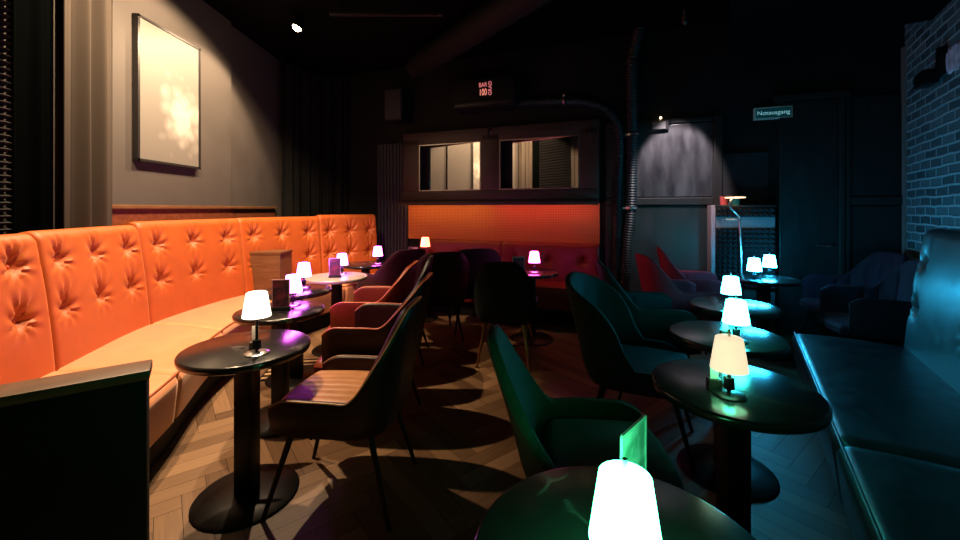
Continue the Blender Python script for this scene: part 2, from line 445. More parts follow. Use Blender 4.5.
sg = thing('bar_sign', 'small red lit sign lettered BAR 100 on the black box above the mirrors', 'sign')
sc_, Ys = ws(485, .31)
zc = wz(485, 89, .31); u = Ys / F
obj('backing', wbox(B(), sc_ - 9 * u, sc_ + 9 * u, .282, .296, zc - 10 * u, zc + 10 * u), 'black_paint', sg, smooth=False)
mred = glow('sign_red', (1, .26, .16), .9); mred2 = glow('sign_pink', (1, .2, .2), .6)
t = text('lettering', 'BAR', 6.2 * u, wtext_mx(sc_ - 2.5 * u, .3, zc + 4.5 * u), mred2, sg); t.scale = (.78, 1, 1)
t = text('lettering', '100', 9.5 * u, wtext_mx(sc_ - 2.5 * u, .3, zc - 3.0 * u), mred, sg); t.scale = (.6, 1, 1)
t = text('lettering', 'GRAD', 5.2 * u, wtext_mx(sc_ + 5.2 * u, .3, zc + .6 * u, R(90)), mred2, sg)

# emergency exit sign
es = thing('exit_sign', 'dim teal emergency exit sign lettered Notausgang above the dark doorway', 'sign')
s0, s1 = ws(754.5, .06)[0], ws(793, .06)[0]
z0, z1 = wz(774, 118.3, .06), wz(774, 106.5, .06)
obj('housing', wbox(B(), s0, s1, 0, .05, z0, z1), mat('sign_frame', (.2, .3, .3), .5, emit=(.25, .5, .5), es=.05), es, smooth=False)
obj('sign_face', wbox(B(), s0 + .014, s1 - .014, .05, .055, z0 + .014, z1 - .014), mat('sign_face', (.01, .06, .07), .4, emit=(.0, .22, .26), es=.06), es, smooth=False)
t = text('lettering', 'Notausgang', .066, wtext_mx((s0 + s1) / 2, .056, (z0 + z1) / 2), glow('sign_letters', (.35, .85, .9), .35), es)

# small emergency light above the worn panel
el = thing('wall_light', 'small rectangular wall light mounted above the worn enamel panel', 'light')
s0, s1 = ws(649, .09)[0], ws(669, .09)[0]; z0, z1 = wz(658, 130, .09), wz(658, 120, .09)
obj('housing', wbox(B(), s0, s1, .0, .07, z0, z1, .008), 'dark', el)
obj('diffuser', wbox(B(), s0 + .035, s1 - .035, .07, .085, z0 + .012, z1 - .02, .004), mat('diffuser', (.14, .13, .13), .4), el)
obj('bulb', lathe(B(), [(0, -.014), (.012, -.008), (.014, 0), (.01, .01), (0, .014)], 12, WM @ Vector(((s0 + s1) / 2 + .02, .085, z1 + .025))), glow('tiny_bulb', (1, .7, .35), 12), el)

# corrugated pipes
def hose(name, pts, r, label):
    P = []
    for i in range(len(pts) - 1):
        for k in range(14): P.append(cr(pts, i + k / 14))
    P.append(Vector(pts[-1]))
    # resample evenly and ripple the radius
    L_ = [0]
    for a, b in zip(P, P[1:]): L_.append(L_[-1] + (b - a).length)
    n = int(L_[-1] / .016); Q = []; j = 0
    for i in range(n + 1):
        d_ = L_[-1] * i / n
        while j < len(L_) - 2 and L_[j + 1] < d_: j += 1
        f_ = (d_ - L_[j]) / max(1e-6, L_[j + 1] - L_[j]); Q.append(P[j].lerp(P[j + 1], min(1, f_)))
    t = thing(name, label, 'pipe')
    obj('hose', tube(B(), Q, [r * (1.0 if i % 2 else .87) for i in range(len(Q))], 14), 'rubber', t)
    return t
def wp(px, py, out):
    s, Y = ws(px, out); return WM @ Vector((s, out, EYE - (py - HY) * Y / F))
hp = hose('corrugated_pipe', [wp(641, 18, .1), wp(637, 40, .1), wp(632, 64, .1), wp(632, 135, .1), wp(631, 208, .1), wp(627, 250, .1), wp(622, 330, .1)], .072, 'thick black corrugated pipe running straight down the back wall with clamps')
def clamp(p, r, parent, d=None):
    bm = B(); lathe(bm, [(r * 1.0, -.014), (r * 1.14, -.014), (r * 1.14, .014), (r * 1.0, .014)], 20)
    box(bm, -r * 1.5, -r * 1.05, -.012, .012, -.012, .012)
    if d is not None: bmesh.ops.transform(bm, matrix=Vector((0, 0, 1)).rotation_difference(d).to_matrix().to_4x4(), verts=bm.verts)
    bmesh.ops.translate(bm, vec=p, verts=bm.verts); obj('clamp', bm, 'steel', parent)
for px, py in ((632, 63), (632, 135), (631, 208)): clamp(wp(px, py, .1), .072, hp)
hp2 = hose('corrugated_pipe', [wp(512, 103, .1), wp(540, 102, .1), wp(566, 101, .1), wp(590, 103, .1), wp(607, 110, .1), wp(618, 126, .1), wp(620, 150, .1), wp(618, 190, .1), wp(617, 250, .1), wp(616, 330, .1)], .056, 'black corrugated pipe bending from above the mirrors down to floor')
clamp(wp(564, 101, .1), .056, hp2, E)

# ------------------------------------------------------------------ DJ booth with foam fronts
dj = thing('foam_booth', 'black counter faced with two bands of pyramid foam beside the dark door', 'booth')
a, b = ws(716, .3)[0], ws(775.5, .3)[0]
zt, zm1, zm0, zb = wz(745, 205, .3), wz(745, 217, .3), wz(745, 228, .3), wz(745, 266, .3)
obj('body', wbox(B(), a, b, .0, .29, 0, zt - .02, .006), mat('booth_grey', (.10, .11, .12), .45), dj)
obj('top', wbox(B(), a - .01, b + .01, .0, .31, zt - .02, zt, .005), 'dark', dj)
def foam(z0, z1, parent):
    bm = B(); p = .048; nx = int((b - a) / p); nz = max(2, int((z1 - z0) / p)); px = (b - a) / nx; pz = (z1 - z0) / nz
    wbox(bm, a, b, .29, .30, z0, z1)
    for i in range(nx):
        for j in range(nz):
            q = [(a + i * px, .30, z0 + j * pz), (a + (i + 1) * px, .30, z0 + j * pz), (a + (i + 1) * px, .30, z0 + (j + 1) * pz), (a + i * px, .30, z0 + (j + 1) * pz)]
            v = [bm.verts.new(WM @ Vector(t)) for t in q]; c = bm.verts.new(WM @ Vector((a + (i + .5) * px, .345, z0 + (j + .5) * pz)))
            for k in range(4): bm.faces.new((v[k], v[(k + 1) % 4], c))
    obj('foam_panel', bm, 'foam', parent, smooth=False)
foam(zm1, zt - .025, dj); foam(zb - .25, zm0, dj)
obj('corner_post', wbox(B(), a - .05, a - .005, .0, .3, 0, zt, .006), mat('worn_post', (.18, .13, .14), .5), dj)
# dark opening above the counter, its shade put in as a flat black board
bm = B()
wbox(bm, a, b, 0, .05, zt, wz(745, 153, .05)); o = obj('booth_screen', bm, mat('matt_black', (.004, .004, .005), .9), smooth=False)
tag(o, 'plain matt black screen on the wall above the foam counter', 'screen')
def tumbler(px, c, lab):
    s, Y = ws(px, .2); p = WM @ Vector((s, .2, zt))
    bm = B(); lathe(bm, [(0, 0), (.038, 0), (.045, .10), (.041, .10), (.035, .008), (0, .008)], 20, p)
    m = mat('tinted_glass', c, .15, spec=.6, trans=.35)
    o = obj('glass_tumbler', bm, m); tag(o, lab, 'glass', 'tumblers on the foam counter')
tumbler(724, (.75, .12, .10), 'red glass tumbler on the foam counter under the reading lamp')
tumbler(735.5, (.05, .55, .65), 'turquoise glass tumbler on the foam counter under the reading lamp')
# reading lamp
s, Y = ws(740, .48); fp = WM @ Vector((s, .48, 0))
def at(px, py, Y): return Vector(((px - CX) / F * Y, Y, EYE - (py - HY) * Y / F))
rl = thing('floor_lamp', 'slim floor lamp with bent neck and glowing disc head before the foam counter', 'lamp')
Yl = fp.y
hd = at(735, 196.5, Yl)
obj('base', lathe(B(), [(0, 0), (.12, 0), (.12, .012), (.11, .02), (0, .022)], 32, Vector((at(742, 280, Yl).x, Yl, 0))), 'steel', rl)
p1 = at(739.5, 217, Yl); p2 = at(731, 208.5, Yl)
q = [Vector((at(742, 280, Yl).x, Yl, .02)), at(741, 250, Yl), p1]
obj('pole', tube(B(), q, .011), 'steel', rl)
obj('neck', tube(B(), [p1, p1 + (p2 - p1) * .5, p2, at(729, 205, Yl), at(731, 200, Yl), hd + Vector((0, 0, .012))], .010), 'steel', rl)
sh = obj('lamp_head', lathe(B(), [(0, .012), (.085, .012), (.10, .004), (.10, -.008), (.085, -.012), (.08, -.006), (0, -.006)], 32, hd), 'steel', rl)
obj('disc_light', lathe(B(), [(0, -.012), (.092, -.014), (.097, -.006), (0, -.007)], 32, hd), glow('warm_disc', (1, .55, .2), 9), sh)
bm = B(); pts = []
for k in range(26): 
    ang = R(-150 + 300 * k / 25); c = at(731, 219.5, Yl); pts.append(c + Vector((math.cos(ang) * .085, math.sin(ang) * .05, 0)))
obj('hoop', tube(bm, pts, .007), 'steel', rl)

# ------------------------------------------------------------------ curtains and left side foam
def curtain(name, path, z0, z1, m, label, amp=.05, wl=.19, n=None):
    P = []
    for i in range(len(path) - 1):
        for k in range(30): P.append(cr([(*p, 0) for p in path], i + k / 30))
    P.append(Vector((*path[-1], 0)))
    L_ = [0]
    for a_, b_ in zip(P, P[1:]): L_.append(L_[-1] + (b_ - a_).length)
    rows = []; bm = B(); nz = 14
    vv = []; back = []
    for i, p in enumerate(P):
        t = (P[min(i + 1, len(P) - 1)] - P[max(0, i - 1)]).normalized(); nn = Vector((-t.y, t.x, 0))
        w = math.sin(L_[i] / wl * 2 * PI) + .35 * math.sin(L_[i] / wl * 2 * PI * 2.3 + 1)
        colv = []; cb = []
        for j in range(nz + 1):
            z = z0 + (z1 - z0) * j / nz; q = p + nn * (w * amp * (.75 + .25 * (1 - j / nz)))
            colv.append(bm.verts.new((q.x, q.y, z))); q2 = q + nn * .008; cb.append(bm.verts.new((q2.x, q2.y, z)))
        vv.append(colv); back.append(cb)
    for A in (vv, back):
        for i in range(len(A) - 1):
            for j in range(nz): bm.faces.new((A[i][j], A[i + 1][j], A[i + 1][j + 1], A[i][j + 1]))
    for i in range(len(vv) - 1):
        for j in (0, nz): bm.faces.new((vv[i][j], vv[i + 1][j], back[i + 1][j], back[i][j]))
    for i in (0, len(vv) - 1):
        for j in range(nz): bm.faces.new((vv[i][j], vv[i][j + 1], back[i][j + 1], back[i][j]))
    o = obj(name, bm, m); tag(o, label, 'curtain'); return o
curtain('curtain', [(-2.86, 2.80), (-2.86, 3.0), (-2.88, 3.2)], .02, 3.6, 'curtain_brown', 'brown grey curtain hanging left of the framed picture', .045, .17)
curtain('curtain', [(-2.92, 2.54), (-2.92, 2.66), (-2.92, 2.79)], .02, 3.6, 'curtain_black', 'black curtain left of the brown one, beside the ribbed acoustic foam', .02, .2)
curtain('curtain', [(-2.9, 5.98), (-2.78, 6.35), (-2.5, 6.62), (-2.2, 6.72)], .02, 3.6, 'curtain_far', 'black pleated curtain in the far left corner behind the orange banquette', .05, .17)
curtain('curtain', [(-2.9, .15), (-2.88, .7), (-2.9, 1.35)], .02, 3.6, 'curtain_brown', 'brown grey curtain seen only in the right wall mirror', .06, .22)
bm = B(); box(bm, WX + .002, WX + .02, 1.45, 2.515, 0.2, 3.5)
nz = 80
for j in range(nz):
    z = .2 + 3.3 * (j + .5) / nz
    v = [(WX + .02, z - .019), (WX + .075, z), (WX + .02, z + .019)]
    a_ = [bm.verts.new((x, 1.45, zz)) for x, zz in v]; b_ = [bm.verts.new((x, 2.515, zz)) for x, zz in v]
    bm.faces.new((a_[0], b_[0], b_[1], a_[1])); bm.faces.new((a_[1], b_[1], b_[2], a_[2])); bm.faces.new(a_); bm.faces.new(b_[::-1])
o = obj('acoustic_foam', bm, 'foam', smooth=False); tag(o, 'charcoal ridged acoustic foam on the wall at the left picture edge', 'foam')

# framed picture
pf = thing('framed_picture', 'large framed pale print on the taupe wall above the orange banquette', 'picture')
y0, y1, z0, z1 = 3.47, 4.25, 1.835, 3.10
bm = B()
for q in ((y0, y0 + .022, z0, z1), (y1 - .022, y1, z0, z1), (y0, y1, z0, z0 + .022), (y0, y1, z1 - .022, z1)): box(bm, WX + .001, WX + .05, q[0], q[1], q[2], q[3])
obj('frame', bm, 'dark', pf, smooth=False)
bm = B(); box(bm, WX + .02, WX + .042, y0 + .02, y1 - .02, z0 + .02, z1 - .02)
uv = bm.loops.layers.uv.new('UVMap')
for f in bm.faces:
    for lp in f.loops: lp[uv].uv = ((lp.vert.co.y - y0), (lp.vert.co.z - z0))
obj('print', bm, 'art', pf, smooth=False)

# ------------------------------------------------------------------ orange banquette
J = [(-2.25, 1.25), (-2.40, 1.90), (-2.50, 2.40), (-2.69, 3.15), (-2.72, 3.80), (-2.60, 4.50), (-2.18, 5.40), (-1.50, 6.02)]
FR = [(-1.40, 1.30), (-1.60, 1.85), (-1.74, 2.35), (-1.97, 3.0), (-2.07, 3.6), (-1.98, 4.25), (-1.70, 4.95), (-1.20, 5.47)]
J3 = [(*p, 0) for p in J]; F3 = [(*p, 0) for p in FR]
def banquette(name, label, J3, F3, seams, m, mb, zs, ztops, plinth_m, rows, lean=.10, thick=.11, group=None, fold=1.0, frac=(.15, .5, .85), kick=.16, plinth_back=.10, seat_m=None):
    root = thing(name, label, 'banquette')
    for i, (ta, tb) in enumerate(zip(seams, seams[1:])):
        # upholstered back panel
        nu, nv = 84, 54
        P = [cr(J3, ta + (tb - ta) * k / nu) for k in range(nu + 1)]
        L_ = [0]
        for a_, b_ in zip(P, P[1:]): L_.append(L_[-1] + (b_ - a_).length)
        tot = L_[-1]; zt = ztops[i]; hgt = zt - zs
        btn = [(f_ * tot + (.012 if r_ else 0), zz) for f_ in frac for r_, zz in enumerate(rows)]
        loops = []; tops = []
        def fold_d(s_, z_):
            d_ = 0
            for bs, bz in btn:
                dx, dz = s_ - bs, z_ - bz; dz *= .62 if dz > 0 else 1.15; r_ = math.hypot(dx, dz)
                if r_ < .3:
                    d_ -= .046 * math.exp(-(r_ / .040) ** 2) + .016 * math.exp(-(r_ / .09) ** 2)
                    if r_ > .004:
                        an = math.atan2(dz, dx)
                        d_ += fold * .0085 * math.cos(9 * an + 1.3 * bs * 7) * math.exp(-((r_ - .06) / .05) ** 2)
            return d_
        for k in range(nu + 1):
            p = P[k]; t = (P[min(k + 1, nu)] - P[max(k - 1, 0)]).normalized()
            nn = Vector((t.y, -t.x, 0))                      # to the seat side
            s_ = L_[k]; ed = min(s_, tot - s_)
            er = .022 * math.sqrt(max(0, 1 - (1 - min(1, ed / .035)) ** 2)) - .022
            loop = []
            for j in range(nv + 1):
                v = j / nv; z = zs - .04 + (hgt - .05 + .04) * v
                d_ = .0 - lean * ((z - zs) / hgt) + er + fold_d(s_, z) + .012 * math.sin(PI * min(1, max(0, (z - zs) / hgt)))
                q = p + nn * d_; loop.append((q.x, q.y, z))
            # rolled top
            dt = -lean + er + .0
            for a_ in range(1, 8):
                an = PI * a_ / 8
                q = p + nn * (dt - thick / 2 + thick / 2 * math.cos(an)); loop.append((q.x, q.y, zt - .05 + .05 * math.sin(an) + (er * .4)))
            q = p + nn * (dt - thick); loop.append((q.x, q.y, zt - .05)); q = p + nn * (dt - thick + .02); loop.append((q.x, q.y, zs - .04))
            loops.append(loop)
        bm = B(); grid_loop(bm, loops); bp = obj('back_panel', bm, m, root)
        for bs, bz in btn:
            k = min(range(nu + 1), key=lambda q: abs(L_[q] - bs)); p = P[k]; t = (P[min(k + 1, nu)] - P[max(k - 1, 0)]).normalized(); nn = Vector((t.y, -t.x, 0))
            dd = -lean * ((bz - zs) / hgt) - .050
            bm = B(); lathe(bm, [(0, .008), (.008, .006), (.013, 0), (.010, -.008), (0, -.010)], 14)
            bmesh.ops.transform(bm, matrix=Matrix.Translation(p + nn * dd + Vector((0, 0, bz))) @ Vector((0, 0, 1)).rotation_difference(nn).to_matrix().to_4x4(), verts=bm.verts)
            obj('button', bm, mb, bp)
    # seat sections and plinth
    for i, (ta, tb) in enumerate(zip(seams, seams[1:])):
        nu, nv = 40, 22; loops = []
        for k in range(nu + 1):
            t_ = ta + (tb - ta) * k / nu; a_, b_ = cr(J3, t_), cr(F3, t_); ed = min(k, nu - k) / nu * (cr(J3, tb) - cr(J3, ta)).length
            er = .014 * math.sqrt(max(0, 1 - (1 - min(1, ed / .03)) ** 2)) - .014
            dirv = (b_ - a_); ln = dirv.length; dirv.normalize(); loop = []
            a2 = a_ - dirv * .02
            for j in range(nv + 1):
                x = (ln - .05 + .02) * j / nv; z = zs + er + .012 * math.sin(PI * j / nv)
                q = a2 + dirv * x; loop.append((q.x, q.y, z))
            for c_ in range(1, 7):
                an = PI / 2 * c_ / 6; q = b_ + dirv * (-.05 + .05 * math.sin(an) + er); loop.append((q.x, q.y, zs - .05 + .05 * math.cos(an) + er))
            for zz in (zs - .12, zs - .2, kick + .04):
                q = b_ + dirv * (er - .05 * (zs - .05 - zz) / (zs - .05)); loop.append((q.x, q.y, zz))
            q = b_ + dirv * (-.10); loop.append((q.x, q.y, kick)); loop.append((a2.x, a2.y, kick))
            loops.append(loop)
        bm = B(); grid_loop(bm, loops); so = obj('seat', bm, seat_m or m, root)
        bm = B(); tube(bm, [cr(F3, ta + (tb - ta) * k / 30) * .97 + cr(J3, ta + (tb - ta) * k / 30) * .03 + Vector((0, 0, zs - .006)) for k in range(31)], .006, 8); obj('piping', bm, m, so)
    bm = B(); loops = []
    for k in range(81):
        t_ = seams[0] + (seams[-1] - seams[0]) * k / 80; a_, b_ = cr(J3, t_), cr(F3, t_); dv = (b_ - a_).normalized()
        p1_ = b_ - dv * plinth_back; p0_ = a_ + dv * .0
        loops.append([(p0_.x, p0_.y, 0), (p0_.x, p0_.y, kick - .004), (p1_.x, p1_.y, kick - .004), (p1_.x, p1_.y, 0)])
    grid_loop(bm, loops); obj('plinth', bm, plinth_m, root, smooth=False)
    return root
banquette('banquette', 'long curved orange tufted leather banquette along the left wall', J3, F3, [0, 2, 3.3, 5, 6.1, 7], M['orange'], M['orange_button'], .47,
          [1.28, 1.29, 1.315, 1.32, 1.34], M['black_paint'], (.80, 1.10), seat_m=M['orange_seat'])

# divider panels in the orange banquette
def divider(label, p, q, thick, zt, side=None):
    p, q = Vector((*p, 0)), Vector((*q, 0)); d_ = (q - p); ln = d_.length; d_.normalize(); nn = Vector((-d_.y, d_.x, 0))
    mx = Matrix(((d_.x, nn.x, 0, p.x), (d_.y, nn.y, 0, p.y), (0, 0, 1, 0), (0, 0, 0, 1)))
    t = thing('booth_divider', label, 'partition', (0, 0, 0), 0, 'dividers in the orange banquette')
    obj('panel', box(B(), 0, ln, 0, thick, 0.0, zt - .03, mx, .004), 'brown_wood' if side is None else side, t)
    obj('cap', box(B(), -.005, ln + .008, -.006, thick + .006, zt - .03, zt, mx, .006), 'brown_wood', t)
    return t
divider('black sided partition with wood cap closing the orange banquette, nearest the viewer', (-1.95, .62), (-1.045, 1.27), .11, .915, M['black_paint'])
divider('brown wooden partition standing across the orange banquette behind the far lamps', (-2.72, 4.60), (-2.27, 4.60), .29, .93)

# ------------------------------------------------------------------ bench under the woven panel
def wpt(s, o): 
    p = WM @ Vector((s, o, 0)); return (p.x, p.y, 0)
sC = sA + .28
JB = [wpt(sC + (sB - sC) * k / 4, .16) for k in range(5)]; FB = [wpt(sC + (sB - sC) * k / 4, .66) for k in range(5)]
banquette('bench', 'dark red bench under the woven panel, along the mirror wall', JB, FB, [0, 2, 4], M['dark_red'], M['dark_red'], .47, [.965, .965], M['black_paint'], (.72,), lean=.05, thick=.09, fold=.3)

# ------------------------------------------------------------------ petrol leather bench on the right
un = Vector((.839, -.545, 0))
def rb(t, n_): p = bd * t + un * n_; return (p.x, p.y, 0)
tN = [3.86 - .06, 2.19, .95, -.3]
# bench runs from the far end (t=3.83) towards the camera; ordered so the seat lies to its right side
ts_ = [-.35, .95, 2.2, 3.96]
JR = [rb(t, .93) for t in ts_][::-1]; FRR = [rb(t, .315) for t in ts_][::-1]
bq = banquette('bench', 'petrol blue leather bench along the brick wall', JR, FRR, [0, 1, 2, 3], M['teal_hide'], M['teal_hide'], .47, [1.29, 1.29, 1.29], M['black_paint'], (.74, 1.06), seat_m=M['petrol_seat'], lean=.10, thick=.13, fold=.5, frac=(.05, .5, .95))

# ------------------------------------------------------------------ tables
_cache = {}
def shared(key, fn):
    if key not in _cache: _cache[key] = fn()
    return _cache[key]
def mesh_of(name, bm, m):
    o = obj(name, bm, m); me = o.data; bpy.data.objects.remove(o); return me
TZ = .74
def table(x, y, label, r=.30, top='marble', rb_=.235):
    t = thing('round_table', label, 'table', (x, y, 0), 0, 'round pedestal tables')
    obj('tabletop', shared(('top', r, top), lambda: mesh_of('tabletop', lathe(B(), [(0, TZ - .035), (r - .012, TZ - .035), (r - .003, TZ - .030), (r, TZ - .02), (r, TZ - .008), (r - .004, TZ - .002), (r - .010, TZ), (0, TZ)], 72), M[top])), None, t)
    obj('column', shared('column', lambda: mesh_of('column', box(B(), -.043, .043, -.043, .043, .02, TZ - .03, None, .006), M['black_metal'])), None, t)
    obj('base', shared(('base', rb_), lambda: mesh_of('base', lathe(B(), [(0, 0), (rb_, 0), (rb_ + .002, .006), (rb_ - .006, .013), (.10, .024), (.05, .03), (0, .03)], 64), M['black_metal'])), None, t)
    obj('collar', shared('collar', lambda: mesh_of('collar', box(B(), -.13, .13, -.13, .13, TZ - .045, TZ - .034, None, .003), M['black_metal'])), None, t)
    return t
T = {}
for key, x, y, lab, r, top in (
    ('1', -1.155, 2.01, 'round black marble table with a white lamp, nearest the orange banquette front', .29, 'marble'),
    ('2', -1.35, 2.74, 'second round black table along the orange banquette, with dark menu card', .28, 'marble'),
    ('3', -1.55, 3.42, 'third round black table along the banquette, lamp but no menu card', .28, 'marble'),
    ('4', -1.45, 4.10, 'round pale topped table by the orange banquette with menu card and lamp', .30, 'pale_marble'),
    ('5', -1.42, 5.03, 'farthest round table in the banquette corner, with one magenta lamp', .28, 'marble'),
    ('6', -.78, 5.28, 'round table below the left mirror with an orange lamp', .28, 'marble'),
    ('7', .56, 4.42, 'round table below the right mirror with a pink lamp', .30, 'marble'),
    ('A', .28, .78, 'round black table with blazing green lamp, cut by the lower edge', .30, 'marble'),
    ('B', .975, 1.56, 'round black veined table with the cream shaded lamp, beside the petrol bench', .29, 'marble'),
    ('C', 1.335, 2.20, 'round table between the cream lamp and petrol bench, second from the brown floor', .28, 'marble'),
    ('D', 1.80, 2.88, 'round table before the two crimson chairs, with single turquoise lamp', .28, 'marble'),
    ('E', 2.80, 4.00, 'far right round table carrying two turquoise lamps', .30, 'marble')):
    T[key] = table(x, y, lab, r, top)
T['C']['label'] = 'round table directly behind the cream lamp, at the end of the petrol bench'

# ------------------------------------------------------------------ table lamps
def lamp(x, y, shade_mat, label, stem=.10, finial=True, h=.125, r0=.062, r1=.042, z=TZ, bulb=None):
    t = thing('table_lamp', label, 'lamp', (x, y, z), 0, 'small table lamps')
    obj('base', shared(('lbase', finial), lambda: mesh_of('base', lathe(B(), [(0, 0), (.052, 0), (.054, .004), (.048, .008), (.012, .011), (0, .012)], 36), M['steel' if not finial else 'black_metal'])), None, t)
    obj('stem', shared(('lstem', stem, h), lambda: mesh_of('stem', tube(B(), [(0, 0, .008), (0, 0, stem + h * .6)], .0065, 12), M['black_metal'])), None, t)
    obj('switch', shared('lswitch', lambda: mesh_of('switch', box(B(), -.015, .015, -.012, .012, .022, .066, None, .004), M['black_metal'])), None, t)
    s = obj('lamp_shade', lathe(B(), [(r0 - .004, stem), (r0, stem + .001), (r1 + .003, stem + h - .004), (r1 - .004, stem + h), (.006, stem + h + .001), (.0, stem + h + .001)], 40), shade_mat, t)
    if bulb: obj('bulb', lathe(B(), [(0, stem - .012), (.016, stem - .004), (.02, stem + .012), (.012, stem + .03), (0, stem + .034)], 16), bulb, t)
    if finial: obj('finial', shared(('lfin', stem, h), lambda: mesh_of('finial', tube(B(), [(0, 0, stem + h), (0, 0, stem + h + .026)], .005, 10), M['steel'])), None, t)
    return t
LP = dict(stem=.095, h=.118)
lamp(-1.05, 1.905, glow('shade_warm', (1, .78, .62), 4), 'white lit table lamp on tall stem on the nearest banquette table', stem=.175, finial=False, h=.115)
lamp(-1.325, 2.87, glow('shade_violet', (1, .10, .95), 24), 'violet lit table lamp half hidden behind the dark menu card', finial=False, **LP)
lamp(-1.53, 3.52, glow('shade_magenta', (.75, .12, 1), 24), 'violet lit table lamp beside the brown wooden partition', finial=False, **LP)
lamp(-1.445, 4.24, glow('shade_lilac', (.55, .14, 1), 22), 'lilac lit table lamp beside the menu card on the pale topped table', finial=False, **LP)
lamp(-1.275, 5.05, glow('shade_pinkviolet', (1, .10, .8), 20), 'magenta lit table lamp before the end of the orange banquette', finial=False, **LP)
lamp(-.70, 5.18, glow('shade_orange', (1, .17, .07), 8), 'orange red lit table lamp below the left mirror', stem=.2, finial=False, h=.118)
lamp(.585, 4.36, glow('shade_hotpink', (1, .07, .5), 26), 'hot pink lit table lamp below the right mirror', stem=.105, finial=False, h=.118)
lamp(.256, .715, glow('shade_green', (.07, 1, .36), 30), 'green lit table lamp cut by the lower edge, in front of a clear card', finial=True, **LP)
lamp(.91, 1.48, glow('shade_cream', (1.0, .80, .52), .98), 'cream shaded table lamp standing on the veined black table', finial=True, bulb=glow('green_bulb', (.05, 1, .5), 40), **LP)
lamp(1.315, 2.08, glow('shade_aqua', (.05, 1, .85), 28), 'aqua lit table lamp appearing just above the cream shaded lamp', finial=True, **LP)
lamp(1.735, 2.80, glow('shade_turquoise', (.04, .75, 1), 48), 'turquoise lit table lamp on the table before the crimson chairs', finial=True, **LP)
lamp(2.60, 3.84, glow('shade_cyan', (.03, .55, 1), 85), 'turquoise lit table lamp on the far right table, the nearer of its pair', finial=True, **LP)
lamp(2.93, 4.10, glow('shade_cyan_far', (.03, .55, 1), 85), 'turquoise lit table lamp on the far right table, the farther of its pair', finial=True, **LP)

# menu cards and little stands
def menu(x, y, rz, w, h, m, label, edge=M['steel'], z=TZ, base=True):
    t = thing('menu_stand', label, 'menu', (x, y, z), rz, 'menu stands on the tables')
    if base: obj('base', box(B(), -w * .55, w * .55, -.02, .025, 0, .026, None, .003), 'dark', t)
    else: obj('base', box(B(), -w * .5, w * .5, -.02, .02, 0, .006, None, .001), m, t)
    obj('card', box(B(), -w / 2, w / 2, -.002, .002, .006, h), m, t, smooth=False)
    bm = B(); e_ = .0035
    for q in ((-w / 2 - e_, -w / 2 + e_, .006, h), (w / 2 - e_, w / 2 + e_, .006, h), (-w / 2, w / 2, h - e_, h + e_)): box(bm, q[0], q[1], -.003, .003, q[2], q[3])
    obj('edging', bm, edge, t, smooth=False)
menu(-1.335, 2.715, R(14), .105, .205, M['card'], 'dark menu card with pale edge on the second banquette table', mat('pink_edge', (.8, .4, .5), .4))
menu(-1.44, 4.02, R(10), .105, .19, M['card'], 'menu card on the pale topped table beside the lilac lamp')
menu(-.86, 5.20, R(5), .12, .19, M['card_dots'], 'spotted menu card beside the orange red lamp below the left mirror')
menu(.41, 4.30, R(5), .125, .17, M['card'], 'menu card beside the hot pink lamp below the right mirror')
menu(.355, .933, math.atan2(.09, .087), .125, .18, M['acrylic'], 'clear acrylic menu card standing behind the green lamp', mat('acrylic_edge', (.75, .85, .8), .2), base=False)
def card_stand(x, y, rz, label):
    t = thing('card_holder', label, 'card holder', (x, y, TZ), rz, 'little card holders by the lamps')
    obj('block', box(B(), -.024, .024, -.016, .016, 0, .04, None, .003), 'frame_wood', t)
    obj('card', box(B(), -.014, .014, -.002, .002, .03, .115), 'paper', t, smooth=False)
card_stand(-1.085, 1.955, R(20), 'little block holding a narrow cream card behind the white lamp stem')
card_stand(.885, 1.53, R(-10), 'little block holding a small pale card beside the cream lamp stem')
card_stand(1.29, 2.13, R(-10), 'little block holding a card behind the aqua lamp stem')

